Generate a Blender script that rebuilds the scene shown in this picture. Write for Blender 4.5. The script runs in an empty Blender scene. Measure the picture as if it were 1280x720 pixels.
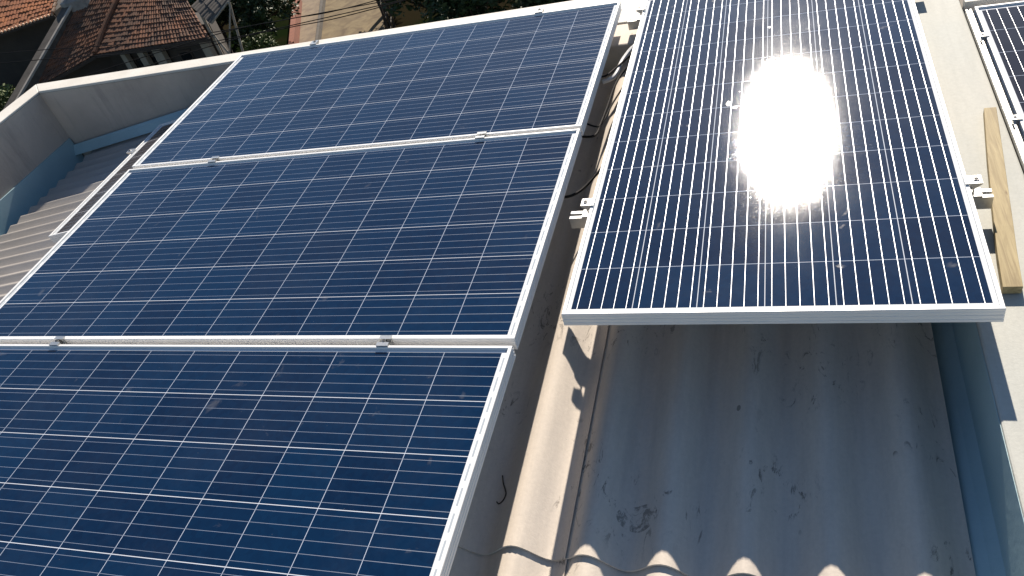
import bpy, bmesh, math, random
from mathutils import Vector, Matrix, noise
random.seed(7)
R = math.radians
scene = bpy.context.scene
COL = scene.collection

# ------------------------------------------------------------ camera
cam = bpy.data.cameras.new("camera"); cam_o = bpy.data.objects.new("camera", cam); COL.objects.link(cam_o)
def rod(w):
    v = Vector(w); a = v.length
    return Matrix.Rotation(a, 3, v.normalized())
Rw = rod((-0.82043, -0.32663, -0.11901)).transposed()
cam_o.matrix_world = Matrix.Translation((2.62957, -1.31812, 1.3942)) @ Rw.to_4x4()
cam.sensor_width = 36.0; cam.lens = 1003.73 / 1280 * 36.0
cam.clip_start = .02; cam.clip_end = 900
scene.camera = cam_o

# ------------------------------------------------------------ sky, sun, exposure
SUN = Vector((-0.004, 0.856, 0.517)).normalized()
world = bpy.data.worlds.new("World"); scene.world = world; world.use_nodes = True
wn = world.node_tree.nodes; wl = world.node_tree.links
bg = wn["Background"]; sky = wn.new("ShaderNodeTexSky"); sky.sky_type = 'NISHITA'; sky.sun_disc = False
sky.sun_elevation = math.asin(SUN.z); sky.sun_rotation = math.atan2(SUN.x, SUN.y)
sky.air_density = 1.0; sky.dust_density = 0.25; sky.ozone_density = 2.0
wl.new(sky.outputs[0], bg.inputs[0]); bg.inputs[1].default_value = 0.062
sl = bpy.data.lights.new("sun", 'SUN'); sl.energy = 5.0; sl.angle = R(.53); sl.color = (1, .90, .775)
so = bpy.data.objects.new("sun", sl); COL.objects.link(so)
so.rotation_euler = (-SUN).to_track_quat('-Z', 'Y').to_euler()
scene.view_settings.view_transform = 'Standard'; scene.view_settings.look = 'None'
scene.view_settings.exposure = 0.93; scene.view_settings.gamma = 1; scene.view_settings.use_curve_mapping = False
scene.render.engine = 'CYCLES'

# ------------------------------------------------------------ material helpers
class NT:
    def __init__(s, name):
        s.m = bpy.data.materials.new(name); s.m.use_nodes = True
        s.n = s.m.node_tree.nodes; s.l = s.m.node_tree.links; s.b = s.n["Principled BSDF"]
        s.tc = s.n.new("ShaderNodeTexCoord")
    def put(s, sock, v):
        if hasattr(v, 'is_linked') or isinstance(v, bpy.types.NodeSocket): s.l.new(v, sock)
        else: sock.default_value = v
    def math(s, op, a, b=0.0, c=0.0, clamp=False):
        n = s.n.new("ShaderNodeMath"); n.operation = op; n.use_clamp = clamp
        s.put(n.inputs[0], a); s.put(n.inputs[1], b); s.put(n.inputs[2], c); return n.outputs[0]
    def noise(s, scale, detail=4, rough=.6, vec=None, dist=0):
        n = s.n.new("ShaderNodeTexNoise"); n.inputs['Scale'].default_value = scale
        n.inputs['Detail'].default_value = detail; n.inputs['Roughness'].default_value = rough
        n.inputs['Distortion'].default_value = dist
        s.l.new(vec or s.tc.outputs['Object'], n.inputs['Vector']); return n.outputs['Fac']
    def voro(s, scale, vec=None, feature='F1', out='Color'):
        n = s.n.new("ShaderNodeTexVoronoi"); n.inputs['Scale'].default_value = scale; n.feature = feature
        s.l.new(vec or s.tc.outputs['Object'], n.inputs['Vector']); return n.outputs[out]
    def mapv(s, sc, loc=(0, 0, 0), rot=(0, 0, 0), src='Object'):
        n = s.n.new("ShaderNodeMapping"); n.inputs['Scale'].default_value = sc
        n.inputs['Location'].default_value = loc; n.inputs['Rotation'].default_value = rot
        s.l.new(s.tc.outputs[src], n.inputs['Vector']); return n.outputs[0]
    def ramp(s, f, stops):
        n = s.n.new("ShaderNodeValToRGB"); s.l.new(f, n.inputs[0]); e = n.color_ramp.elements
        while len(e) < len(stops): e.new(.5)
        for q, (p, c) in zip(e, stops):
            q.position = p; q.color = (c, c, c, 1) if isinstance(c, (int, float)) else (*c, 1)
        return n.outputs[0]
    def mix(s, f, a, b, mode='MIX'):
        n = s.n.new("ShaderNodeMix"); n.data_type = 'RGBA'; n.blend_type = mode
        s.put(n.inputs[0], f)
        for k, v in ((6, a), (7, b)):
            if isinstance(v, tuple): v = (*v[:3], 1)
            s.put(n.inputs[k], v)
        return n.outputs[2]
    def bump(s, h, strength=.3, dist=.01):
        n = s.n.new("ShaderNodeBump"); n.inputs['Strength'].default_value = strength
        n.inputs['Distance'].default_value = dist; s.l.new(h, n.inputs['Height']); s.l.new(n.outputs[0], s.b.inputs['Normal'])
    def set(s, col=None, rough=None, metal=None, spec=None):
        if col is not None: s.put(s.b.inputs['Base Color'], (*col, 1) if isinstance(col, tuple) else col)
        if rough is not None: s.put(s.b.inputs['Roughness'], rough)
        if metal is not None: s.put(s.b.inputs['Metallic'], metal)
        if spec is not None: s.put(s.b.inputs['Specular IOR Level'], spec)
        return s.m

def plain(name, c1, c2, scale=8, rough=.6, metal=0, bump=0, bscale=60, spec=.5, vec=None):
    t = NT(name); v = t.mapv(vec) if vec else None
    t.set(t.mix(t.ramp(t.noise(scale, 5, .62, v), [(.3, 0.0), (.7, 1.0)]), c1, c2), rough, metal, spec)
    if bump: t.bump(t.noise(bscale, 4, .6, v), bump)
    return t.m

# ------------------------------------------------------------ geometry helpers
class MB:
    def __init__(s): s.v = []; s.f = []; s.mi = []
    def add(s, vs, fs, mi=0):
        o = len(s.v); s.v += [tuple(v) for v in vs]; s.f += [tuple(i + o for i in f) for f in fs]; s.mi += [mi] * len(fs); return s
    def box(s, x0, x1, y0, y1, z0, z1, mi=0, M=None):
        vs = [Vector((x, y, z)) for z in (z0, z1) for y in (y0, y1) for x in (x0, x1)]
        if M is not None: vs = [M @ v for v in vs]
        return s.add(vs, [(0, 2, 3, 1), (4, 5, 7, 6), (0, 1, 5, 4), (2, 6, 7, 3), (0, 4, 6, 2), (1, 3, 7, 5)], mi)
    def prism(s, poly, z0, z1, mi=0):
        n = len(poly); vs = [(x, y, z0) for x, y in poly] + [(x, y, z1) for x, y in poly]
        return s.add(vs, [tuple(range(n))[::-1], tuple(range(n, 2 * n))] + [(i, (i + 1) % n, n + (i + 1) % n, n + i) for i in range(n)], mi)
    def cyl(s, a, b, r, n=12, r2=None, mi=0):
        a = Vector(a); b = Vector(b); d = (b - a).normalized(); r2 = r if r2 is None else r2
        u = d.orthogonal().normalized(); w = d.cross(u)
        vs = [c + (u * math.cos(2 * math.pi * i / n) + w * math.sin(2 * math.pi * i / n)) * q for c, q in ((a, r), (b, r2)) for i in range(n)]
        return s.add(vs, [(i, (i + 1) % n, n + (i + 1) % n, n + i) for i in range(n)] + [tuple(range(n))[::-1], tuple(range(n, 2 * n))], mi)
    def tube(s, pts, r, n=8, sub=6, mi=0, taper=None):
        P = [Vector(p) for p in pts]; C = []
        for i in range(len(P) - 1):
            p0 = P[max(i - 1, 0)]; p1 = P[i]; p2 = P[i + 1]; p3 = P[min(i + 2, len(P) - 1)]
            for k in range(sub):
                t = k / sub
                C.append(.5 * ((2 * p1) + (p2 - p0) * t + (2 * p0 - 5 * p1 + 4 * p2 - p3) * t * t + (3 * p1 - p0 - 3 * p2 + p3) * t ** 3))
        C.append(P[-1]); vs = []; u = None
        for i, c in enumerate(C):
            d = (C[min(i + 1, len(C) - 1)] - C[max(i - 1, 0)]).normalized()
            u = d.orthogonal().normalized() if u is None else (u - d * u.dot(d)).normalized()
            w = d.cross(u); q = r if taper is None else r + (taper - r) * i / (len(C) - 1)
            vs += [c + (u * math.cos(2 * math.pi * k / n) + w * math.sin(2 * math.pi * k / n)) * q for k in range(n)]
        fs = [(i * n + k, i * n + (k + 1) % n, (i + 1) * n + (k + 1) % n, (i + 1) * n + k) for i in range(len(C) - 1) for k in range(n)]
        fs += [tuple(range(n))[::-1], tuple(range(len(vs) - n, len(vs)))]
        return s.add(vs, fs, mi)
    def build(s, name, mats, parent=None, smooth=False, bevel=0, label=None):
        me = bpy.data.meshes.new(name); me.from_pydata(s.v, [], s.f)
        for m in (mats if isinstance(mats, (list, tuple)) else [mats]): me.materials.append(m)
        me.polygons.foreach_set('material_index', s.mi)
        bm = bmesh.new(); bm.from_mesh(me); bmesh.ops.recalc_face_normals(bm, faces=bm.faces)
        if smooth:
            for f in bm.faces: f.smooth = True
        bm.to_mesh(me); bm.free()
        if smooth: me.set_sharp_from_angle(angle=R(40))
        o = bpy.data.objects.new(name, me); COL.objects.link(o); o.parent = parent
        if bevel:
            b = o.modifiers.new('b', 'BEVEL'); b.width = bevel; b.segments = 2; b.limit_method = 'ANGLE'
        if label: o['label'] = label
        return o
def tag(o, label=None, cat=None, group=None, kind=None):
    if label: o['label'] = label
    if cat: o['category'] = cat
    if group: o['group'] = group
    if kind: o['kind'] = kind
    return o
def thing(name, label, cat, loc=(0, 0, 0), rz=0, group=None):
    o = bpy.data.objects.new(name, None); COL.objects.link(o); o.empty_display_size = .1
    o.location = loc; o.rotation_euler = (0, 0, rz); return tag(o, label, cat, group)
def copy_tree(o, parent=None):
    c = o.copy(); COL.objects.link(c); c.parent = parent
    for ch in list(o.children): copy_tree(ch, c)
    return c

# ------------------------------------------------------------ materials
def cement(name, base, dark, warm, scuffs=True):
    t = NT(name)
    big = t.ramp(t.noise(2.2, 5, .6), [(.35, 0.0), (.65, 1.0)])
    c = t.mix(big, base, warm)
    streak = t.ramp(t.noise(3, 6, .7, t.mapv((9, .9, 3))), [(.42, 0.0), (.72, 1.0)])
    c = t.mix(t.math('MULTIPLY', streak, .35), c, dark)
    fine = t.ramp(t.noise(90, 3, .7), [(.3, .95), (.7, 1.04)])
    c = t.mix(1.0, c, fine, 'MULTIPLY')
    if scuffs:
        a = t.ramp(t.noise(26, 6, .75, t.mapv((1.0, .45, 1)), 1.5), [(.57, 0.0), (.63, 1.0)])
        m = t.ramp(t.noise(3.1, 3, .5, t.mapv((1, 1, 1), (4.2, 1.7, 0))), [(.50, 0.0), (.58, 1.0)])
        c = t.mix(t.math('MULTIPLY', t.math('MULTIPLY', a, m), .7), c, (.05, .045, .04))
        dn = t.n.new('ShaderNodeVectorMath'); dn.operation = 'DISTANCE'; dn.inputs[1].default_value = (2.265, -.275, -.30)
        mp = t.mapv((1, 1.35, 1), (0, .096, 0)); t.l.new(mp, dn.inputs[0])
        nb_ = t.ramp(t.noise(34, 6, .72, t.mapv((1, .8, 1)), 1.0), [(.47, 0.0), (.56, 1.0)])
        c = t.mix(t.math('MULTIPLY', t.math('MULTIPLY', t.math('LESS_THAN', dn.outputs['Value'], .052), nb_), .6), c, (.06, .055, .05))
        sp = t.voro(16, t.mapv((1, .7, 1)), out='Distance')
        sel = t.ramp(t.noise(7, 2, .5), [(.62, 0.0), (.66, 1.0)])
        c = t.mix(t.math('MULTIPLY', t.math('MULTIPLY', t.math('LESS_THAN', sp, .11), sel), .6), c, (.07, .06, .05))
    t.set(c, .78, 0, .35); t.bump(t.noise(160, 4, .6), .12, .004)
    return t.m
M_FIBRE = cement('fibre_cement', (.56, .50, .435), (.36, .325, .29), (.60, .53, .45))
M_PARAPET = cement('painted_mortar', (.42, .43, .40), (.31, .315, .29), (.46, .455, .41), False)

def wall_mat():
    t = NT('grey_render')
    c = t.mix(t.ramp(t.noise(1.8, 6, .65), [(.35, 0.0), (.65, 1.0)]), (.51, .44, .375), (.38, .325, .28))
    c = t.mix(t.math('MULTIPLY', t.ramp(t.noise(2.5, 6, .7, t.mapv((6, 6, .8))), [(.5, 0.0), (.75, 1.0)]), .5), c, (.2, .18, .165))
    t.set(c, .9, 0, .2); t.bump(t.noise(45, 5, .65), .35, .006); return t.m
M_WALL = wall_mat()
M_CAP = plain('wall_cap_paint', (.60, .585, .54), (.50, .47, .42), 5, .7, 0, .15, 80)
M_FLASH = plain('flashing_paint', (.36, .50, .54), (.29, .42, .46), 4, .5, .1, .08, 50)
M_METAL = plain('ribbed_metal', (.38, .355, .33), (.30, .28, .26), 2.5, .42, .1, .05, 40, vec=(1, 6, 1))
M_ALU = plain('anodised_aluminium', (.78, .775, .76), (.72, .715, .70), 6, .42, .15, 0, 200, vec=(1, 1, 1))
M_ALU_RAW = plain('mill_aluminium', (.62, .62, .60), (.5, .5, .49), 30, .36, .8, .05, 200)
M_STEEL = plain('bolt_steel', (.5, .5, .5), (.36, .36, .36), 60, .35, 1)
M_DARK = plain('dark_recess', (.015, .015, .016), (.03, .03, .03), 40, .7)
M_BACK = plain('white_backsheet', (.68, .69, .70), (.62, .63, .65), 20, .45)
M_CABLE = plain('black_cable', (.007, .007, .008), (.014, .013, .013), 50, .75, spec=.15)
M_WIRE = plain('rusty_wire', (.05, .04, .035), (.09, .06, .04), 60, .6, .5)

def pv(name, c_lo, c_hi, P=.159, NX=12, NY=6, W=1.956, H=.992, crystal=True, BW=.00064):
    """cells, ribbons and white gaps laid out in the panel's own metres"""
    t = NT(name); sp = t.n.new('ShaderNodeSeparateXYZ'); t.l.new(t.tc.outputs['Object'], sp.inputs[0])
    X, Y = sp.outputs[0], sp.outputs[1]
    mx, my = (W - NX * P) / 2, (H - NY * P) / 2
    u = t.math('DIVIDE', t.math('SUBTRACT', X, mx), P); v = t.math('DIVIDE', t.math('SUBTRACT', Y, my), P)
    def edge(q, half):   # 1 inside a strip round each integer
        f = t.math('ABSOLUTE', t.math('SUBTRACT', t.math('FRACT', t.math('ADD', q, .5)), .5))
        return t.math('LESS_THAN', f, half)
    gap_u = edge(u, .0008 / P); gap_v = edge(v, .0010 / P)
    bus = edge(t.math('ADD', t.math('MULTIPLY', v, 5), .5), BW / P * 5)
    ins = t.math('MULTIPLY', t.math('MULTIPLY', t.math('GREATER_THAN', u, .006), t.math('LESS_THAN', u, NX - .006)),
                 t.math('MULTIPLY', t.math('GREATER_THAN', v, .006), t.math('LESS_THAN', v, NY - .006)))
    # end ribbons that join neighbouring strings, in the white margin
    endu = t.math('MULTIPLY', t.math('GREATER_THAN', t.math('ABSOLUTE', t.math('SUBTRACT', u, NX / 2)), NX / 2 + .045),
                  t.math('LESS_THAN', t.math('ABSOLUTE', t.math('SUBTRACT', u, NX / 2)), NX / 2 + .075))
    dash = t.math('MULTIPLY', endu, t.math('LESS_THAN', t.math('FRACT', t.math('MULTIPLY', v, 2.5)), .72))
    cb = t.n.new('ShaderNodeCombineXYZ'); t.l.new(t.math('FLOOR', u), cb.inputs[0]); t.l.new(t.math('FLOOR', v), cb.inputs[1])
    oi = t.n.new('ShaderNodeObjectInfo'); t.l.new(t.math('MULTIPLY', oi.outputs['Random'], 37.0), cb.inputs[2])
    wn_ = t.n.new('ShaderNodeTexWhiteNoise'); t.l.new(cb.outputs[0], wn_.inputs[0])
    f = t.math('MULTIPLY', wn_.outputs['Value'], .65)
    if crystal:
        vo = t.voro(75, out='Color'); sv = t.n.new('ShaderNodeSeparateColor'); t.l.new(vo, sv.inputs[0])
        f = t.math('ADD', f, t.math('MULTIPLY', sv.outputs[0], .35))
    cell = t.mix(f, c_lo, c_hi)
    white = t.math('SUBTRACT', 1.0, ins)
    col = t.mix(gap_u, cell, (.40, .45, .54)); col = t.mix(gap_v, col, (.52, .55, .60))
    busm = t.math('MULTIPLY', bus, ins)
    col = t.mix(busm, col, (.62, .64, .68))
    col = t.mix(white, col, (.66, .68, .70))
    col = t.mix(dash, col, (.36, .40, .44))
    va = t.n.new('ShaderNodeVectorMath'); va.operation = 'ADD'; t.l.new(t.tc.outputs['Object'], va.inputs[0])
    cx = t.n.new('ShaderNodeCombineXYZ')
    for q in range(3): t.l.new(t.math('MULTIPLY', oi.outputs['Random'], 31.0 + 9 * q), cx.inputs[q])
    t.l.new(cx.outputs[0], va.inputs[1]); pvv = va.outputs[0]
    dust = t.ramp(t.noise(2.6, 7, .72, pvv, .6), [(.45, 0.0), (.8, 1.0)])
    spot = t.ramp(t.noise(12, 4, .55, pvv, .5), [(.685, 0.0), (.76, 1.0)])
    specks = t.math('LESS_THAN', t.voro(26, pvv, out='Distance'), .028)
    grime = t.math('ADD', t.math('MULTIPLY', dust, .017), t.math('ADD', t.math('MULTIPLY', specks, .10), t.math('MULTIPLY', spot, .09)))
    col = t.mix(grime, col, (.45, .43, .40))
    met = t.math('MULTIPLY', busm, .8)
    t.set(col, .5, t.math('MULTIPLY', busm, .85), 0.0)
    t.put(t.b.inputs['Anisotropic'], t.math('MULTIPLY', busm, .85))
    vt = t.n.new('ShaderNodeVectorTransform'); vt.vector_type = 'VECTOR'; vt.convert_from = 'OBJECT'; vt.convert_to = 'WORLD'
    vt.inputs[0].default_value = (0, 1, 0); t.l.new(vt.outputs[0], t.b.inputs['Tangent'])
    # the glass over the cells
    t.b.inputs['Coat Weight'].default_value = 1.0
    t.b.inputs['Coat IOR'].default_value = 1.42
    sparkle = t.noise(560, 2, .8)
    cr = t.math('ADD', .055, t.math('ADD', t.math('MULTIPLY', spot, .10), t.math('MULTIPLY', dust, .02)))
    t.l.new(cr, t.b.inputs['Coat Roughness'])
    bn = t.n.new('ShaderNodeBump'); bn.inputs['Strength'].default_value = .2; bn.inputs['Distance'].default_value = .00035
    t.l.new(sparkle, bn.inputs['Height']); t.l.new(bn.outputs[0], t.b.inputs['Coat Normal'])
    return t.m
M_PV = pv('polycrystalline_cells', (.0009, .0085, .031), (.0016, .017, .052))
M_PV_MONO = pv('dark_cells', (.012, .011, .016), (.020, .018, .024), crystal=False, BW=.0003)
M_PV_GREY = pv('dull_cells', (.035, .032, .036), (.05, .045, .05), NX=10, W=1.65, crystal=False)

# ------------------------------------------------------------ the ground far below
gm = NT('dry_earth_and_grass')
gm.set(gm.mix(gm.ramp(gm.noise(.35, 6, .6), [(.42, 0.0), (.58, 1.0)]), (.007, .012, .004), (.017, .014, .008)), 1, 0, 0.0)
tag(MB().add([(-400, -400, -11), (400, -400, -11), (400, 500, -11), (-400, 500, -11)], [(0, 1, 2, 3)]).build('ground', gm.m), kind='structure')
sm = NT('sandy_yard'); sm.set(sm.mix(sm.ramp(sm.noise(1.1, 6, .6, None, 1.2), [(.35, 0.0), (.65, 1.0)]), (.20, .155, .09), (.11, .08, .05)), .95, 0, .2)
tag(MB().add([(-16.2, 26.8, -10.99), (-12.6, 26.8, -10.99), (-17.0, 36, -10.99), (-19.9, 36, -10.99)], [(0, 1, 2, 3)]).build('yard', sm.m), kind='structure')
pm = NT('concrete_path'); pm.set(pm.mix(pm.ramp(pm.noise(2, 6, .7), [(.35, 0.0), (.65, 1.0)]), (.24, .19, .13), (.15, .115, .085)), .9, 0, .2)
tag(MB().prism([(-17.0, 26.6), (-16.1, 26.6), (-19.7, 36), (-21.4, 36)], -11, -10.9).build('path', pm.m), kind='structure')

# ------------------------------------------------------------ the building under the panels
building = thing('building', 'rendered building with cream topped parapets and grey corrugated roofs under the solar panels', 'building', (0, 0, -11))
def bpart(mb, name, mats, parent=None, label=None, smooth=False, bevel=0):
    p = parent or building
    o = mb.build(name, mats, p, smooth, bevel, label)
    if p is building: o.location = (0, 0, 11)
    return o
CREST0 = 1.984; PITCH = .1775; SL = .04
def crest(y): return -.276 + SL * (y + .36)
def wavy(x0, x1, y0, y1, dz, th=.0065, seg=14, droop=None):
    nx = max(8, int((x1 - x0) / PITCH * seg)); ny = 14
    mb = MB(); vs = []
    for top in (1, 0):
        for j in range(ny + 1):
            y = y0 + (y1 - y0) * j / ny
            for i in range(nx + 1):
                x = x0 + (x1 - x0) * i / nx
                z = crest(y) - .0255 + .0255 * math.cos(2 * math.pi * (x - CREST0) / PITCH) + dz - (0 if top else th)
                yy = y + (.006 * math.sin(x * 7) if j == 0 else 0)
                vs.append((x, yy, z))
    n1 = nx + 1; K = n1 * (ny + 1); fs = []
    for j in range(ny):
        for i in range(nx):
            a = j * n1 + i
            fs.append((a, a + 1, a + n1 + 1, a + n1)); fs.append((K + a, K + a + n1, K + a + n1 + 1, K + a + 1))
    for i in range(nx):
        fs.append((i, K + i, K + i + 1, i + 1)); a = ny * n1 + i; fs.append((a, a + 1, K + a + 1, K + a))
    for j in range(ny):
        a = j * n1; fs.append((a, a + n1, K + a + n1, K + a)); a = j * n1 + nx; fs.append((a, K + a, K + a + n1, a + n1))
    return mb.add(vs, fs)
YE = -.405
bpart(wavy(2.055, 2.972, -3.2, YE + .14, -.0085), 'corrugated_sheet', M_FIBRE, smooth=True)
bpart(wavy(.99, 2.112, -3.2, YE + .14, -.0015), 'corrugated_sheet', M_FIBRE, smooth=True)
bpart(wavy(2.055, 2.972, YE, 1.95, 0), 'corrugated_sheet', M_FIBRE, smooth=True)
bpart(wavy(.99, 2.108, YE, 1.95, .007), 'corrugated_sheet', M_FIBRE, smooth=True)
# ribbed metal roof, falling to the left
def lowz(x): return -.52 + .15 * (x + 1.45)
mb = MB(); prof = []
k0 = int((-3.2 - .936) / .0855)
for k in range(k0, int((2.14 - .936) / .0855) + 1):
    c = .936 + k * .0855
    prof += [(c - .0480, .0004), (c - .043, .0014), (c - .009, .0150), (c - .003, .0172), (c + .002, .0170), (c + .006, .0152), (c + .030, .0012)]
prof = [p for p in prof if p[0] < 2.14]
xs = [-1.425, -.6, .2, .96]; vs = []
for top in (0, -.002):
    for x in xs:
        vs += [(x, y, lowz(x) + z + top) for y, z in prof]
n = len(prof); K = n * len(xs)
fs = [(j * n + i, j * n + i + 1, (j + 1) * n + i + 1, (j + 1) * n + i) for j in range(3) for i in range(n - 1)]
fs += [tuple(K + q for q in f[::-1]) for f in fs[:]] + [(i, i + 1, K + i + 1, K + i) for i in range(n - 1)]
mb.add(vs, fs); bpart(mb, 'ribbed_metal_sheet', M_METAL, smooth=True)
# gutter and flashings
mb = MB(); g = [(-1.565, -.418), (-1.556, -.418), (-1.545, -.575), (-1.40, -.575), (-1.40, -.54), (-1.396, -.54), (-1.396, -.58), (-1.55, -.58), (-1.565, -.45)]
mb.add([(x, y, z) for y in (-3.2, 2.135) for x, z in g], [(i, (i + 1) % 9, 9 + (i + 1) % 9, 9 + i) for i in range(9)])
bpart(mb, 'gutter', M_FLASH)
mb = MB()
mb.add([(-1.55, 2.128, lowz(-1.55) + .075), (.95, 2.19, lowz(.95) + .075), (.95, 2.185, lowz(.95) + .075), (-1.55, 2.122, lowz(-1.55) + .075),
        (-1.55, 2.09, lowz(-1.55) + .02), (.95, 2.13, lowz(.95) + .02), (.95, 2.136, lowz(.95) + .02), (-1.55, 2.096, lowz(-1.55) + .02)],
       [(0, 1, 2, 3), (3, 2, 5, 4), (4, 5, 6, 7), (7, 6, 1, 0), (0, 3, 4, 7), (1, 6, 5, 2)])
bpart(mb, 'flashing', M_FLASH)
mb = MB()
g = [(2.955, -.42), (2.966, -.335), (3.000, -.318), (3.022, -.300), (3.0285, -.118), (3.0295, -.118), (3.0295, -.42)]
mb.add([(x, y, z) for y in (-3.2, 1.829) for x, z in g], [(i, (i + 1) % 7, 7 + (i + 1) % 7, 7 + i) for i in range(7)] + [tuple(range(7)), tuple(range(13, 6, -1))])
bpart(mb, 'flashing', M_FLASH)
# walls and parapets (wall below, painted cap above)
def parapet(poly, z0, z1, cap=.016):
    w = bpart(MB().prism(poly, z0, z1 - cap), 'parapet_wall', M_WALL)
    cx = sum(p[0] for p in poly) / len(poly); cy = sum(p[1] for p in poly) / len(poly)
    o = bpart(MB().prism(poly, z1 - cap + .0005, z1), 'wall_cap', M_CAP, bevel=.004)
parapet([(-1.68, -3.2), (-1.565, -3.2), (-1.565, 2.145), (-1.68, 2.259)], -11, -.1)
parapet([(-1.68, 2.2595), (-1.565, 2.1455), (.95, 2.235), (.95, 2.035), (3.03, 2.035), (3.235, 2.035), (3.235, 2.40)], -11, -.1)
bpart(MB().box(.99, 3.029, 1.83, 2.0345, -.45, -.106), 'mortar_ledge', M_FIBRE, bevel=.008)
o = bpart(MB().box(3.030, 3.235, -3.2, 2.0345, -11, -.114), 'parapet_wall', M_PARAPET, bevel=.006)
bpart(MB().box(.962, .985, -3.2, 2.03, -11, -.20), 'inner_wall', M_WALL)
bpart(MB().box(-1.56, 3.02, -3.22, -3.2, -11, -.5), 'outer_wall', M_WALL)
bpart(MB().box(-1.56, 3.02, -3.18, 2.12, -1.0, -.9), 'roof_slab', M_WALL)

# ------------------------------------------------------------ solar panels
W, H = 1.956, .992
def frame_mesh(W, H):
    prof = [(0, -.0012), (.0012, 0), (.0085, 0), (.0095, -.001), (.0095, -.0072), (.004, -.0072), (.004, -.037), (.028, -.037), (.028, -.040), (0, -.040),
            (0, -.0325), (.0014, -.0318), (.0014, -.0296), (0, -.0289), (0, -.0205), (.0014, -.0198), (.0014, -.0176), (0, -.0169), (0, -.0105), (.001, -.0098), (.001, -.0085), (0, -.0078)]
    mb = MB(); n = len(prof)
    vs = [(d, d, z) for d, z in prof] + [(W - d, d, z) for d, z in prof] + [(W - d, H - d, z) for d, z in prof] + [(d, H - d, z) for d, z in prof]
    fs = [(c * n + i, c * n + (i + 1) % n, ((c + 1) % 4) * n + (i + 1) % n, ((c + 1) % 4) * n + i) for c in range(4) for i in range(n)]
    return mb.add(vs, fs)
def make_panel(label, mat, W=W, H=H):
    t = thing('solar_panel', label, 'solar panel')
    frame_mesh(W, H).build('frame', M_ALU, t)
    MB().box(.0045, W - .0045, .0045, H - .0045, -.0105, -.0066).build('glass_with_cells', mat, t)
    MB().box(.0046, W - .0046, .0046, H - .0046, -.0118, -.0107).build('backsheet', M_BACK, t)
    j = MB().box(W / 2 - .06, W / 2 + .06, H - .16, H - .06, -.032, -.012).build('junction_box', M_DARK, t, bevel=.003)
    return t
G = 'blue panels of the landscape array on the left'
p_b = make_panel('nearest blue solar panel of the left array, cut off at the bottom left', M_PV); p_b.location = (0, -H, 0)
p_m = copy_tree(p_b); p_m['label'] = 'middle blue solar panel of the three in the left array'; p_m.location = (.0, .02, 0)
p_t = copy_tree(p_b); p_t['label'] = 'farthest blue solar panel of the left array, up against the back parapet'; p_t.location = (0, H + .04, 0)
p_m.rotation_euler = (0, 0, R(.06)); p_b.rotation_euler = (0, 0, R(-.05))
p_r = copy_tree(p_b); p_r['label'] = 'blue solar panel on the right with the white glare of the sun on it'
p_r.location = (3.060, .100, .011); p_r.rotation_euler = (0, R(.66), R(90.15))
for o in (p_b, p_m, p_t): o['group'] = G
p_n = make_panel('dark solar panel beyond the right parapet at the upper right corner', M_PV_MONO)
p_n.location = (4.257, 1.765 - W, -.095); p_n.rotation_euler = (0, 0, R(90))
p_s = make_panel('dull dark solar panel lying lower beside the ribbed roof, mostly hidden under the left array', M_PV_GREY, 1.65, .992)
p_s.location = (-.70, 1.0, -.318); p_s.rotation_euler = (0, -math.atan(.15), 0)

# rails
def rail(label, a, b, zt, grp):
    """aluminium channel with a slot along its top; a, b are its ends"""
    a = Vector((*a, 0)); b = Vector((*b, 0)); L = (b - a).length; ang = math.atan2(b.y - a.y, b.x - a.x)
    t = thing('mounting_rail', label, 'rail', (a.x, a.y, zt), ang, grp)
    pr = [(-.018, 0), (-.006, 0), (-.006, -.008), (-.010, -.008), (-.010, -.016), (.010, -.016), (.010, -.008), (.006, -.008), (.006, 0), (.018, 0),
          (.018, -.038), (.014, -.038), (.014, -.022), (-.014, -.022), (-.014, -.038), (-.018, -.038)]
    n = len(pr); mb = MB(); mb.add([(x, y, z) for x in (0, L) for y, z in pr], [(i, (i + 1) % n, n + (i + 1) % n, n + i) for i in range(n)] + [(0, 1, 2, 3, 4, 5, 6, 7, 8, 9, 10, 11, 12, 13, 14, 15)[::-1], tuple(range(n, 2 * n))])
    mb.build('channel', M_ALU_RAW, t)
    return t, L
def foot(t, x, drop):
    mb = MB().box(x - .02, x + .02, .0195, .0235, -.036, -.004).box(x - .02, x + .02, .0195, .055, -.040, -.036)
    mb.cyl((x, .04, -.036), (x, .04, -drop), .005, 10)
    mb.build('roof_foot', M_ALU_RAW, t)
for x, lab in ((.43, 'left one of two rails running back under the left array'), (1.59, 'right one of two rails running back under the left array')):
    t, L = rail(lab, (x, -1.6), (x, 2.10), -.0405, 'rails under the left array')
    for q in (.4, 1.5, 2.6, 3.5): foot(t, q, (.045 + .04 - lowz(x)) - .09 if x < 1 else .22)
for y, lab in ((.575, 'nearer rail crossing under the right solar panel'), (1.93, 'farther rail crossing under the right solar panel')):
    t, L = rail(lab, (1.995, y), (3.118, y), -.0350 if y < 1 else -.0465, 'rails under the right panel')
    foot(t, .14, .20 if y < 1 else .09); foot(t, .98, .20 if y < 1 else .09)
t, L = rail('slim rail beside the dark solar panel along the outer edge of the right parapet', (3.246, -.4), (3.246, 1.76), -.10, None); t.scale = (1, .5, .5)

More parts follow.
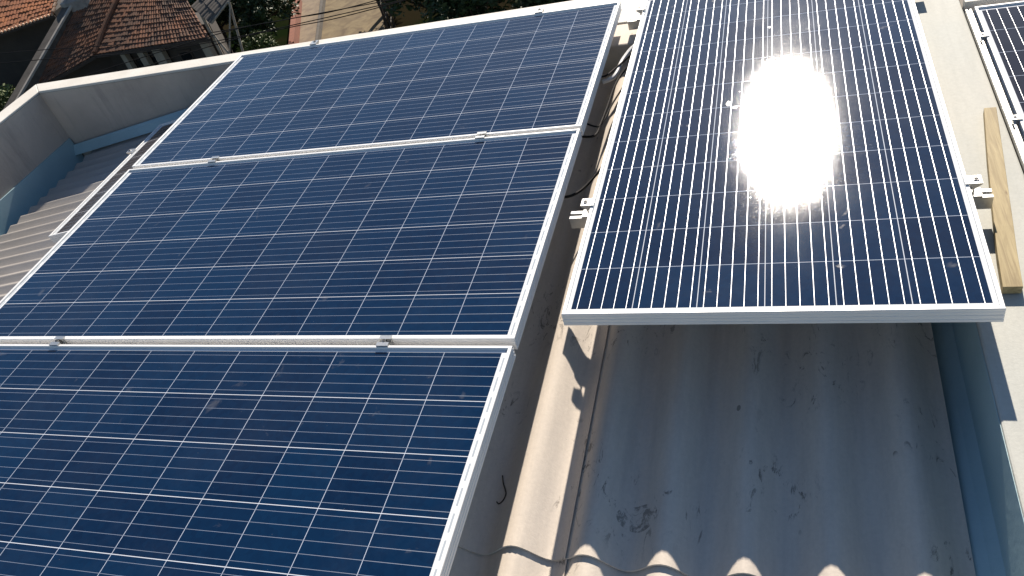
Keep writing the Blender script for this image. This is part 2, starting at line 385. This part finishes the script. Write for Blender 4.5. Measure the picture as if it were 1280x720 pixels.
# clamps
def end_clamp(label, loc, rz, grp):
    """panel edge at x=0, clamp reaches out along +x; z=0 is the panel's top"""
    t = thing('end_clamp', label, 'clamp', loc, rz, grp)
    mb = MB()
    prof = [(-.009, .0005), (.026, .0005), (.026, -.030), (.040, -.030), (.040, -.0345), (.0215, -.0345), (.0215, -.0035), (.0015, -.0035), (.0015, .0), (-.009, .0)]
    prof = [(-.009, .0045), (.026, .0045), (.026, -.036), (.003, -.036), (.003, -.0405), (.030, -.0405), (.030, .0085), (-.009, .0085)]
    prof = [(-.009, .0005), (-.009, .0050), (.030, .0050), (.030, .001), (.0135, -.012), (.0135, -.036), (.034, -.036), (.034, -.0400), (.009, -.0400), (.009, -.010), (.0, .0005)]
    n = len(prof)
    mb.add([(x, y, z) for y in (-.0175, .0175) for x, z in prof], [(i, (i + 1) % n, n + (i + 1) % n, n + i) for i in range(n)] + [tuple(range(n)), tuple(range(2 * n - 1, n - 1, -1))])
    mb.build('bracket', M_ALU_RAW, t)
    b = MB().cyl((.017, 0, .005), (.017, 0, .0075), .0075, 6).build('bolt', M_STEEL, t)
    MB().cyl((.017, 0, .0076), (.017, 0, .0082), .0052, 12).build('bolt_recess', M_DARK, b)
    return t
c1 = end_clamp('end clamp gripping the left edge of the right solar panel, nearer the viewer', (2.068, .575, .0055), R(180), 'end clamps of the right panel')
c2 = copy_tree(c1); c2['label'] = 'end clamp gripping the left edge of the right solar panel at the far back'; c2.location = (2.065, 1.93, -.0055)
c3 = copy_tree(c1); c3['label'] = 'end clamp gripping the right edge of the right solar panel beside the wooden board'; c3.location = (3.059, .575, .0055); c3.rotation_euler = (0, 0, 0)
c4 = copy_tree(c1); c4['label'] = 'end clamp gripping the right edge of the right solar panel at the far back'; c4.location = (3.057, 1.93, -.0055); c4.rotation_euler = (0, 0, 0)
c5 = copy_tree(c1); c5['label'] = 'left end clamp on the top edge of the farthest left array panel'; c5.location = (.43, 2.026, .0005); c5.rotation_euler = (0, 0, R(90))
c6 = copy_tree(c5); c6['label'] = 'right end clamp on the top edge of the farthest left array panel'; c6.location = (1.59, 2.026, .0005)
for c in (c5, c6): c['group'] = 'end clamps on the back edge of the left array'
def mid_clamp(label, loc):
    t = thing('mid_clamp', label, 'clamp', loc, 0, 'mid clamps in the left array')
    mb = MB()
    prof = [(-.0195, .001), (-.0195, .005), (-.006, .005), (-.006, -.012), (.006, -.012), (.006, .005), (.0195, .005), (.0195, .001), (.0095, .001), (.0095, -.016), (-.0095, -.016), (-.0095, .001)]
    n = len(prof)
    mb.add([(x, y, z) for x in (-.0175, .0175) for y, z in prof], [(i, (i + 1) % n, n + (i + 1) % n, n + i) for i in range(n)] + [tuple(range(n)), tuple(range(2 * n - 1, n - 1, -1))])
    mb.build('bracket', M_ALU_RAW, t)
    b = MB().cyl((0, 0, -.012), (0, 0, .006), .0062, 6).build('bolt', M_STEEL, t)
    MB().cyl((0, 0, .0061), (0, 0, .0066), .0044, 12).build('bolt_recess', M_DARK, b)
    return t
m0 = None
for x, y, lab in ((.43, .010, 'left clamp in the joint between the nearest and middle left panels'), (1.59, .0105, 'right clamp in the joint between the nearest and middle left panels'),
                  (.43, 1.022, 'left clamp in the joint between the middle and farthest left panels'), (1.59, 1.0225, 'right clamp in the joint between the middle and farthest left panels')):
    if m0 is None: m0 = mid_clamp(lab, (x, y, .0005))
    else: m = copy_tree(m0); m.location = (x, y, .0005); m['label'] = lab
k1 = copy_tree(c1); k1['label'] = 'farther clamp on the left edge of the dark panel beyond the parapet'; k1.location = (3.267, 1.54, -.0945)
k2 = copy_tree(c1); k2['label'] = 'nearer clamp on the left edge of the dark panel beyond the parapet'; k2.location = (3.267, 1.01, -.0945)
for k in (k1, k2): k['group'] = 'clamps on the dark panel'; k.scale = (.7, .7, .7)
k3 = copy_tree(c1); k3['label'] = 'small clamp on the left edge of the low hidden panel above the ribbed roof'; k3.location = (-.699, 1.72, -.3165); k3.rotation_euler = (0, 0, R(180)); del k3['group']
tag(MB().box(.425, .455, 2.085, 2.11, -.099, -.04).box(.455, .49, 2.09, 2.105, -.099, -.085).box(.478, .49, 2.09, 2.105, -.085, -.05).build('spare_bracket', M_ALU_RAW),
    'loose aluminium bracket pieces on the back parapet by the farthest left panel', 'bracket')

# ------------------------------------------------------------ cables, hook, board
def cable(name, pts, r, lab, cat='cable', mat=M_CABLE, grp=None):
    return tag(MB().tube(pts, r, 8, 8).build(name, mat, smooth=True), lab, cat, grp)
GC = 'black cables between the arrays'
cable('cable', [(2.16, 1.70, -.06), (2.06, 1.70, -.075), (1.985, 1.63, -.10), (1.945, 1.54, -.09), (1.90, 1.50, -.06)], .0042, 'upper black cable crossing the gap at the back between the two arrays', grp=GC)
cable('cable', [(2.16, 1.66, -.07), (2.07, 1.65, -.085), (2.01, 1.60, -.11), (1.985, 1.50, -.12), (1.975, 1.38, -.13), (1.965, 1.26, -.135), (1.955, 1.17, -.13), (1.90, 1.10, -.08)], .0045,
      'longer black cable sagging along the edge of the farthest left panel', grp=GC)
cable('cable', [(2.15, 1.62, -.06), (2.07, 1.61, -.08), (2.03, 1.52, -.115), (1.99, 1.40, -.135), (1.97, 1.28, -.14), (1.95, 1.22, -.12), (1.88, 1.2, -.06)], .0035,
      'thin black cable hanging inside the longer one near the back', grp=GC)
cable('cable', [(2.16, 1.02, -.06), (2.06, .96, -.085), (2.01, .90, -.115), (1.965, .815, -.12), (1.92, .76, -.10), (1.87, .74, -.06)], .0048,
      'short black cable crossing the gap above the near left end clamp', grp=GC)
cable('conduit', [(2.14, 1.79, -.085), (2.05, 1.775, -.085), (2.0, 1.69, -.10), (1.975, 1.58, -.115), (1.93, 1.55, -.12)], .009, 'pale flexible conduit under the black cables at the back of the gap', 'conduit', M_BACK)
SM1 = (2.442, 1.098); SM2 = (2.567, 1.628)
M_SMEAR = NT('dried_smear'); M_SMEAR.set((.10, .11, .13), M_SMEAR.ramp(M_SMEAR.noise(300, 3, .7), [(.3, .10), (.7, .26)]), 0, .5); M_SMEAR = M_SMEAR.m
def smear(x, y, parts, lab):
    rnd = random.Random(int(x * 1000)); mb = MB()
    ax, ay, q = parts; n = 22; z = -.0066 + .011 - .0115 * (y - .1) + .0006
    poly = []
    for k in range(n):
        a = 2 * math.pi * k / n; w_ = q * (.62 + .38 * noise.noise(Vector((math.cos(a) * 1.7 + x * 9, math.sin(a) * 1.7, y * 7))) * 1.6)
        poly.append((x + ax * w_ * math.cos(a), y + ay * w_ * math.sin(a)))
    vs = [(px, py, -.0066 + .011 - .0115 * (py - .1) + h) for h in (.0002, .0006) for px, py in poly]
    mb.add(vs, [tuple(range(n))[::-1], tuple(range(n, 2 * n))] + [(i, (i + 1) % n, n + (i + 1) % n, n + i) for i in range(n)])
    tag(mb.build('smear', M_SMEAR), lab, 'smear', 'dried smears on the right panel glass')
smear(SM1[0], SM1[1], (.011, .020, 1), 'dried smear on the right panel glass, shining just left of the sun glare')
smear(SM1[0] + .022, SM1[1] - .030, (.010, .010, 1), 'small dried spot touching the left side of the sun glare')
smear(SM2[0], SM2[1], (.011, .007, 1), 'tiny pale spot on the right panel glass above the sun glare')
def rz(x, y): return crest(y) - .0255 + .0255 * math.cos(2 * math.pi * (x - CREST0) / PITCH)
hp = [(1.894, -.180), (1.903, -.205), (1.914, -.225), (1.920, -.240), (1.916, -.256), (1.905, -.264), (1.897, -.258)]
cable('wire_hook', [(x, y, rz(x, y) + .0095) for x, y in hp], .0017, 'small rusty hook of bent wire lying on the shaded corrugated roof', 'wire', M_WIRE)

def wood():
    t = NT('pine_board'); v = t.mapv((26, 1.6, 26))
    c = t.mix(t.ramp(t.noise(3, 6, .65, v, .8), [(.35, 0.0), (.65, 1.0)]), (.40, .32, .17), (.24, .18, .09))
    c = t.mix(t.ramp(t.voro(9, t.mapv((3, .8, 1)), out='Distance'), [(.0, .8), (.10, 0.0)]), c, (.10, .055, .02))
    t.set(c, .7, 0, .3); t.bump(t.noise(6, 5, .6, v), .3, .003); return t.m
mb = MB()
st = [(1.075, 3.185, 3.217, 0), (.80, 3.150, 3.189, .004), (.50, 3.116, 3.158, .006), (.40, 3.106, 3.148, .004), (.275, 3.097, 3.138, .002)]
vs = []
for y, a, b, h in st: vs += [(a, y, -.113 + h), (b, y, -.113 + h), (b + .001, y, -.091 + h), (a, y, -.091 + h)]
fs = [(k * 4 + i, k * 4 + (i + 1) % 4, k * 4 + 4 + (i + 1) % 4, k * 4 + 4 + i) for k in range(4) for i in range(4)] + [(0, 1, 2, 3), (19, 18, 17, 16)]
tag(mb.add(vs, fs).build('wooden_board', wood(), bevel=.0015), 'narrow weathered pine board lying on the sunlit right parapet', 'board')

# ------------------------------------------------------------ neighbouring roof beyond the right parapet
nb = thing('adjoining_building', 'adjoining roof with a pale metal trim behind the dark panel at the right edge', 'building', (0, 0, -11))
def npart(mb, name, mat):
    o = mb.build(name, mat, nb); o.location = (0, 0, 11)
npart(MB().box(3.24, 6.5, -3.2, 2.4, -11, -.235), 'wall', M_WALL)
npart(MB().box(3.24, 6.5, 1.80, 1.835, -.232, -.09), 'roof_trim', M_CAP)
npart(MB().box(3.24, 6.5, 1.838, 2.4, -.232, -.13), 'roof_ledge', plain('brown_grey_mortar', (.20, .175, .14), (.15, .13, .11), 6, .85))

# ------------------------------------------------------------ houses below
def clay(name, a, b, c):
    t = NT(name); v = t.voro(3.4, t.mapv((1, 1, 1))); sv = t.n.new('ShaderNodeSeparateColor'); t.l.new(v, sv.inputs[0])
    col = t.mix(sv.outputs[0], a, b)
    col = t.mix(t.ramp(t.noise(.9, 5, .65), [(.42, 0.0), (.66, 1.0)]), col, c)
    t.set(col, .85, 0, .25); t.bump(t.noise(30, 3, .6), .3, .01); return t.m
M_TILE_B = clay('weathered_clay', (.20, .085, .045), (.125, .062, .038), (.075, .048, .035))
M_TILE_A = clay('orange_clay', (.36, .135, .055), (.26, .095, .045), (.20, .085, .045))
def tiles(p00, p10, p11, p01, cols, rows, amp=.045, seg=6):
    """overlapping barrel tiles; p00-p10 is the eave"""
    p00, p10, p11, p01 = map(Vector, (p00, p10, p11, p01)); nrm = (p10 - p00).cross(p01 - p00).normalized()
    if nrm.z < 0: nrm = -nrm
    mb = MB(); nu = cols * seg; rnd = [[random.uniform(-.012, .012) for _ in range(cols + 1)] for _ in range(rows)]
    for r in range(rows):
        vs = []
        for e in (0, 1):
            v = (r + e * 1.08) / rows
            for i in range(nu + 1):
                u = i / nu; base = p00.lerp(p10, u).lerp(p01.lerp(p11, u), v)
                ph = u * cols; h = amp * abs(math.sin(math.pi * ph)) + (.026 if e == 0 else 0) + rnd[r][int(ph)]
                vs.append(base + nrm * h)
        n = nu + 1; low = [v - nrm * .04 for v in vs[:n]]
        mb.add(vs + low, [(i, i + 1, n + i + 1, n + i) for i in range(nu)] + [(2 * n + i, 2 * n + i + 1, i + 1, i) for i in range(nu)])
    return mb
M_PLASTER = plain('stained_plaster', (.34, .31, .25), (.24, .21, .17), 1.5, .9, 0, .3, 12)
M_PLASTER_SHADE = plain('eave_shade_plaster', (.055, .046, .038), (.035, .03, .026), 1.5, .9, 0, .3, 12)  # shade under the eaves is put into this dark wall colour
M_WOOD_D = plain('dark_timber', (.05, .035, .025), (.035, .026, .02), 5, .8)
M_GLASS_D = plain('dark_glass', (.01, .012, .014), (.015, .016, .018), 5, .15)
M_FC_OLD = plain('old_grey_cement', (.095, .08, .065), (.045, .038, .032), 2.2, .9, 0, .4, 10)
def beam(mb, a, b, w, h):
    a, b = Vector(a), Vector(b); d = (b - a).normalized(); s = d.cross(Vector((0, 0, 1))).normalized() * w / 2; z = Vector((0, 0, h))
    return mb.add([a - s, a + s, a + s + z, a - s + z, b - s, b + s, b + s + z, b - s + z], [(0, 1, 2, 3), (7, 6, 5, 4), (0, 4, 5, 1), (1, 5, 6, 2), (2, 6, 7, 3), (3, 7, 4, 0)])
def houseparts(name, label, cat='house', loc=(-22, 24, -11)):
    t = thing(name, label, cat, loc)
    def p(mb, n, m, par=None, smooth=False, label=None):
        o = mb.build(n, m, par or t, smooth, 0, label)
        if par is None: o.location = tuple(-Vector(loc))
        return o
    return t, p
hB, P = houseparts('tiled_house', 'house with a weathered brown clay tile roof and pale veranda posts behind the back parapet')
P(tiles((-24.92, 21.31, -8.27), (-23.05, 23.2, -8.0), (-22.85, 25.91, -6.74), (-24.35, 25.59, -6.38), 18, 14, .024), 'roof', M_TILE_B, smooth=True)
P(tiles((-23.05, 23.2, -8.0), (-17.59, 23.18, -8.0), (-19.6, 25.41, -7.0), (-22.9, 25.96, -6.75), 34, 12, .024), 'roof', M_TILE_B, smooth=True)
mb = MB(); mb.tube([(-23.05, 23.2, -7.93), (-23.0, 24.5, -7.30), (-22.87, 25.95, -6.66)], .10, 8, 5); P(mb, 'ridge_tiles', M_TILE_B, smooth=True)
mb = MB(); beam(mb, (-24.92, 21.26, -8.40), (-23.05, 23.16, -8.13), .06, .12); beam(mb, (-23.05, 23.16, -8.13), (-17.55, 23.14, -8.13), .06, .12); P(mb, 'eave_board', M_WOOD_D)
# walls set back beneath the eaves, on the house's own footprint
P(MB().prism([(-23.2, 23.9), (-17.9, 23.9), (-18.6, 25.2), (-22.9, 25.6)], -11, -7.75), 'wall', M_PLASTER_SHADE)
P(MB().prism([(-25.0, 22.0), (-24.0, 22.9), (-23.2, 23.9), (-24.2, 25.3)], -11, -8.0), 'wall', M_PLASTER_SHADE)
for x, w in ((-22.2, .22), (-21.35, .28), (-20.55, .42), (-18.3, .34)):
    P(MB().box(x - w / 2, x + w / 2, 23.55, 23.8, -11, -8.06), 'veranda_post', M_PLASTER)
for x in (-21.8, -21.0, -19.6):
    f = P(MB().box(x - .3, x + .3, 23.86, 23.897, -10.2, -8.6), 'window', M_WOOD_D)
    MB().box(x - .24, x + .24, 23.845, 23.858, -10.1, -8.7).build('pane', M_GLASS_D, f)
# boundary wall strip left of the house
bw, P = houseparts('boundary_wall', 'long weathered grey wall top with a pale edge running beside the brown tile roof', 'wall', (-24, 22, -11))
mb = MB()
A0, A1 = Vector((-25.28, 19.4, -8.72)), Vector((-24.66, 25.2, -6.50))
beam(mb, A0 - Vector((0, 0, 2.2)), A1 - Vector((0, 0, 2.2)), .46, 2.35); P(mb, 'wall', M_FC_OLD)
mb = MB(); o_ = Vector((.27, 0, .10)); beam(mb, A0 + o_, A1 + o_, .10, .09)
P(mb, 'coping', plain('pale_coping', (.36, .33, .28), (.26, .23, .2), 3, .9))
# grey plastered chimney mass
mb = MB(); n = 14
rings = [(-11, 1.0), (-8.6, 1.0), (-7.6, .96), (-6.9, .88), (-6.4, .80), (-6.25, .55)]; vs = []
for z, s in rings:
    for i in range(n):
        a = 2 * math.pi * i / n; q = s * (.72 + .12 * noise.noise(Vector((math.cos(a) * 2, math.sin(a) * 2, z))))
        vs.append((-24.6 + 1.05 * q * math.cos(a), 25.3 + q * math.sin(a), z))
mb.add(vs, [(k * n + i, k * n + (i + 1) % n, (k + 1) * n + (i + 1) % n, (k + 1) * n + i) for k in range(len(rings) - 1) for i in range(n)] + [tuple(range((len(rings) - 1) * n, len(rings) * n))])
tag(mb.build('cement_water_tank', plain('mottled_cement', (.30, .28, .25), (.16, .145, .13), 3, .9, 0, .6, 6), smooth=True), 'mottled grey cement tank between the orange roof and the brown roof', 'water tank')
# house A
hA, P = houseparts('orange_roof_house', 'house with a bright orange clay tile roof in the upper left corner', loc=(-28, 26, -11))
P(tiles((-30.43, 23.25, -7.0), (-26.45, 25.64, -7.0), (-26.8, 27.0, -6.45), (-31.2, 26.6, -5.7), 30, 8, .04), 'roof', M_TILE_A, smooth=True)
mb = MB(); beam(mb, (-30.43, 23.2, -7.10), (-26.42, 25.60, -7.10), .05, .08); P(mb, 'eave_board', M_WOOD_D)
mb = MB()
for k in range(30):
    q = Vector((-30.43, 23.25, -6.97)).lerp(Vector((-26.45, 25.64, -6.97)), (k + .5) / 30); mb.cyl(q + Vector((.03, -.05, 0)), q + Vector((-.02, .04, .01)), .05, 8)
for k in range(5):
    q = Vector((-26.45, 25.64, -6.92)).lerp(Vector((-26.8, 27.0, -6.37)), (k + .5) / 5); mb.cyl(q + Vector((0, -.1, -.03)), q + Vector((0, .1, .04)), .07, 8)
P(mb, 'edge_tiles', plain('sunlit_edge_clay', (.52, .36, .25), (.40, .24, .15), 6, .8), smooth=True)  # paler colour paints the sunlight caught by the tile ends
P(MB().prism([(-30.8, 24.2), (-27.1, 26.3), (-27.3, 28.5), (-31.8, 28)], -11, -7.1), 'wall', M_PLASTER_SHADE)
# lean-to with corrugated grey roof and crossed poles
lt, P = houseparts('lean_to', 'small lean-to with a grey corrugated roof and crossed pale poles right of the brown roof', 'lean-to', (-17, 22, -11))
e = [(-17.95, 23.5, -6.9), (-16.75, 22.55, -7.3), (-16.0, 23.2, -6.75), (-17.3, 24.6, -6.5)]
P(tiles(e[0], e[1], e[2], e[3], 8, 3, .012), 'roof', M_FC_OLD, smooth=True)
mb = MB()
for a, b, r in (((-16.55, 22.5, -11), (-16.0, 23.1, -6.8), .045), ((-16.9, 22.5, -7.4), (-16.2, 22.4, -9.3), .035), ((-16.0, 23.0, -7.0), (-16.75, 22.4, -8.9), .035),
                ((-16.75, 22.6, -7.3), (-15.95, 23.2, -6.75), .04), ((-17.7, 23.5, -11), (-17.7, 23.5, -7.0), .06)): mb.cyl(a, b, r, 8)
P(mb, 'pole', plain('pale_timber', (.34, .30, .24), (.22, .18, .14), 6, .8))
# brick wall and fence by the yard
tag(MB().prism([(-17.15, 26.8), (-16.9, 26.8), (-19.85, 33.4), (-20.15, 33.4)], -11, -10.4).build('brick_wall', plain('raw_red_brick', (.22, .07, .035), (.15, .05, .03), 4, .9, 0, .5, 10)), 'narrow red brick wall beside the concrete path behind the back parapet', 'wall')
tag(MB().prism([(-16.05, 26.8), (-15.92, 26.8), (-18.95, 34.4), (-19.1, 34.4)], -11, -10.7).build('kerb_wall', M_FC_OLD), 'low dark kerb wall between the concrete path and the sandy yard', 'wall')
fence = thing('yard_fence', 'dark post fence along the far side of the sandy yard', 'fence', (-13.2, 28.4, -11))
for k in range(5):
    p = Vector((.75, -1.4, 0)).lerp(Vector((-.7, 2.6, 0)), k / 4); MB().cyl(p, p + Vector((0, 0, 1.9)), .05, 8).build('post', M_WOOD_D, fence)
for z in (.5, 1.1, 1.7): MB().cyl((.75, -1.4, z), (-.7, 2.6, z), .022, 6).build('rail', M_WOOD_D, fence)

# ------------------------------------------------------------ trees and shrubs
def leafmat(name, a, b, c):
    t = NT(name); g = t.n.new('ShaderNodeNewGeometry')
    t.set(t.mix(t.noise(1.3, 3, .5), t.mix(g.outputs['Random Per Island'], a, b), c), .6, 0, .3)
    t.b.inputs['Transmission Weight'].default_value = 0
    return t.m
LM = [leafmat('dark_leaves', (.018, .035, .012), (.045, .07, .02), (.02, .04, .015)),
      leafmat('yellow_green_leaves', (.06, .085, .02), (.13, .15, .045), (.05, .08, .02)),
      leafmat('pale_dry_leaves', (.16, .15, .07), (.30, .27, .15), (.10, .12, .04))]
M_BARK = plain('bark', (.07, .05, .035), (.04, .03, .022), 8, .9, 0, .5, 20)
def leaves(rnd, clumps, n, size):
    mb = MB()
    for cx, cy, cz, r in clumps:
        for _ in range(int(n)):
            d = Vector((rnd.gauss(0, 1), rnd.gauss(0, 1), rnd.gauss(0, .8))).normalized() * r * (rnd.random() ** .45)
            p = Vector((cx, cy, cz)) + d; a = Vector((rnd.gauss(0, 1), rnd.gauss(0, 1), rnd.gauss(0, .5))).normalized()
            b = a.cross(Vector((rnd.gauss(0, 1), rnd.gauss(0, 1), rnd.gauss(0, 1)))).normalized(); s = size * rnd.uniform(.6, 1.5)
            mb.add([p - a * s, p - b * s * .45, p + a * s, p + b * s * .45], [(0, 1, 2, 3)])
    return mb
def tree(loc, h, rad, mat, label, seed, grp=None, nclump=16, n=170, size=.11, name='leafy_tree', cat='tree'):
    rnd = random.Random(seed); t = thing(name, label, cat, loc, 0, grp)
    tr = MB().tube([(0, 0, 0), (rnd.uniform(-.2, .2), rnd.uniform(-.2, .2), h * .3), (rnd.uniform(-.3, .3), rnd.uniform(-.2, .2), h * .62)], max(.04, rad * .09), 8, 4, taper=max(.02, rad * .05))
    cl = []
    for k in range(nclump):
        a = rnd.uniform(0, 6.283); q = rad * rnd.uniform(.15, .85); z = h * rnd.uniform(.42, .95); q *= (1.15 - .5 * abs(z / h - .6) * 2)
        c = (q * math.cos(a), q * math.sin(a), z, rad * rnd.uniform(.22, .42)); cl.append(c)
        tr.tube([(0, 0, h * .35), (c[0] * .5, c[1] * .5, (z + h * .35) * .5), c[:3]], max(.02, rad * .035), 6, 3, taper=.012)
    tr.build('trunk', M_BARK, t, smooth=True); leaves(rnd, cl, n, size).build('crown', mat, t)
    return t
GT = 'trees behind the back parapet'
tree((-19.1, 28.6, -11), 3.6, 2.0, LM[0], 'dark tree right of the lean-to and left of the brick wall', 1, GT, 20, 220)
tree((-17.0, 25.2, -11), 2.3, .9, LM[1], 'low yellow green bush in front of the dark tree beside the lean-to', 2, None, 12, 160, .07, 'bush', 'bush')
tree((-21.5, 31.5, -11), 4.6, 2.4, LM[0], 'tall dark tree farthest back above the lean-to', 3, GT, 18, 220)
tree((-18.0, 26.6, -11), 2.6, 1.1, LM[0], 'small dark tree crowding the brick wall', 9, GT, 14, 200, .09)
tree((-18.35, 22.9, -11), 1.9, .7, LM[2], 'pale flowering shrub in front of the brown roofed house', 4, None, 10, 80, .06, 'shrub', 'shrub')
tree((-17.0, 22.6, -11), 1.7, .7, LM[2], 'dry yellowish shrub below the crossed poles', 5, None, 10, 80, .06, 'shrub', 'shrub')
tree((-9.9, 26.4, -11), 4.1, 1.8, LM[0], 'dark tree just right of the sandy yard', 6, GT, 22, 220)
tree((-7.9, 26.0, -11), 4.6, 2.2, LM[0], 'dense dark tree behind the middle of the back parapet', 7, GT, 22, 220)
tree((-5.4, 26.5, -11), 4.6, 2.5, LM[0], 'dark tree behind the parapet, farthest right of the tree row', 8, GT, 22, 220)
tree((-3.2, 26.5, -11), 4.4, 2.4, LM[0], 'dark tree hidden behind the top right end of the left array', 12, GT, 14, 160)
tree((-10.6, 31.5, -11), 5.2, 2.8, LM[0], 'tall dark tree in the second row above the middle of the back parapet', 13, GT, 18, 200)
tree((-6.0, 31.0, -11), 5.2, 2.8, LM[0], 'tall dark tree in the second row toward the right', 14, GT, 18, 200)
tree((-26.5, 20.5, -11), 3.0, 1.3, LM[1], 'green bush at the left edge of the photo below the dark yard', 10, None, 16, 200, .08, 'bush', 'bush')
tree((-28.6, 22.2, -11), 2.6, 1.2, LM[1], 'dim green bush left of the grey wall top', 11, None, 12, 160, .08, 'bush', 'bush')
tag(MB().tube([(-27.6, 23.0, -11), (-27.5, 22.9, -9.6), (-26.2, 21.3, -9.0)], .11, 8, 5).build('pale_pipe', M_PLASTER, smooth=True), 'pale slanting pipe at the left edge above the green bush', 'pipe')

tree((-14.2, 30.5, -11), 3.4, 1.6, LM[0], 'dark tree beyond the far end of the sandy yard', 21, GT, 16, 200)
tree((-7.6, 24.3, -11), 3.0, 1.6, LM[0], 'lower dark tree in front of the row, just behind the parapet', 22, GT, 16, 220)
tree((-4.4, 24.6, -11), 3.2, 1.7, LM[0], 'low dark tree behind the right end of the back parapet', 23, GT, 16, 220)
tree((-21.3, 28.4, -11), 3.4, 1.7, LM[0], 'dark tree half hidden behind the lean-to', 24, GT, 16, 200)

# overhead wires
GW = 'overhead wires over the yards'
for pts, lab in (([(-13.6, 11.0, -2.95), (-11.5, 10.88, -3.02), (-8.0, 10.6, -3.1), (-3.0, 10.3, -2.9)], 'upper overhead wire at the left above the dark yard'),
                 ([(-13.2, 10.7, -3.05), (-11.0, 10.55, -3.1), (-7.4, 10.3, -3.16), (-2.0, 10.1, -2.8)], 'lower overhead wire at the left above the dark yard'),
                 ([(-9.2, 9.5, -3.1), (-6.75, 10.38, -3.05), (-5.36, 10.41, -3.0), (-4.15, 10.46, -2.98), (-1.0, 10.6, -2.7)], 'overhead wire crossing in front of the brick wall'),
                 ([(-9.0, 9.2, -3.15), (-6.5, 10.1, -3.1), (-5.3, 10.3, -3.1), (-4.1, 10.35, -3.06), (-1.0, 10.5, -2.8)], 'second overhead wire just below the one crossing the brick wall')):
    cable('overhead_wire', pts, .008, lab, 'wire', grp=GW)
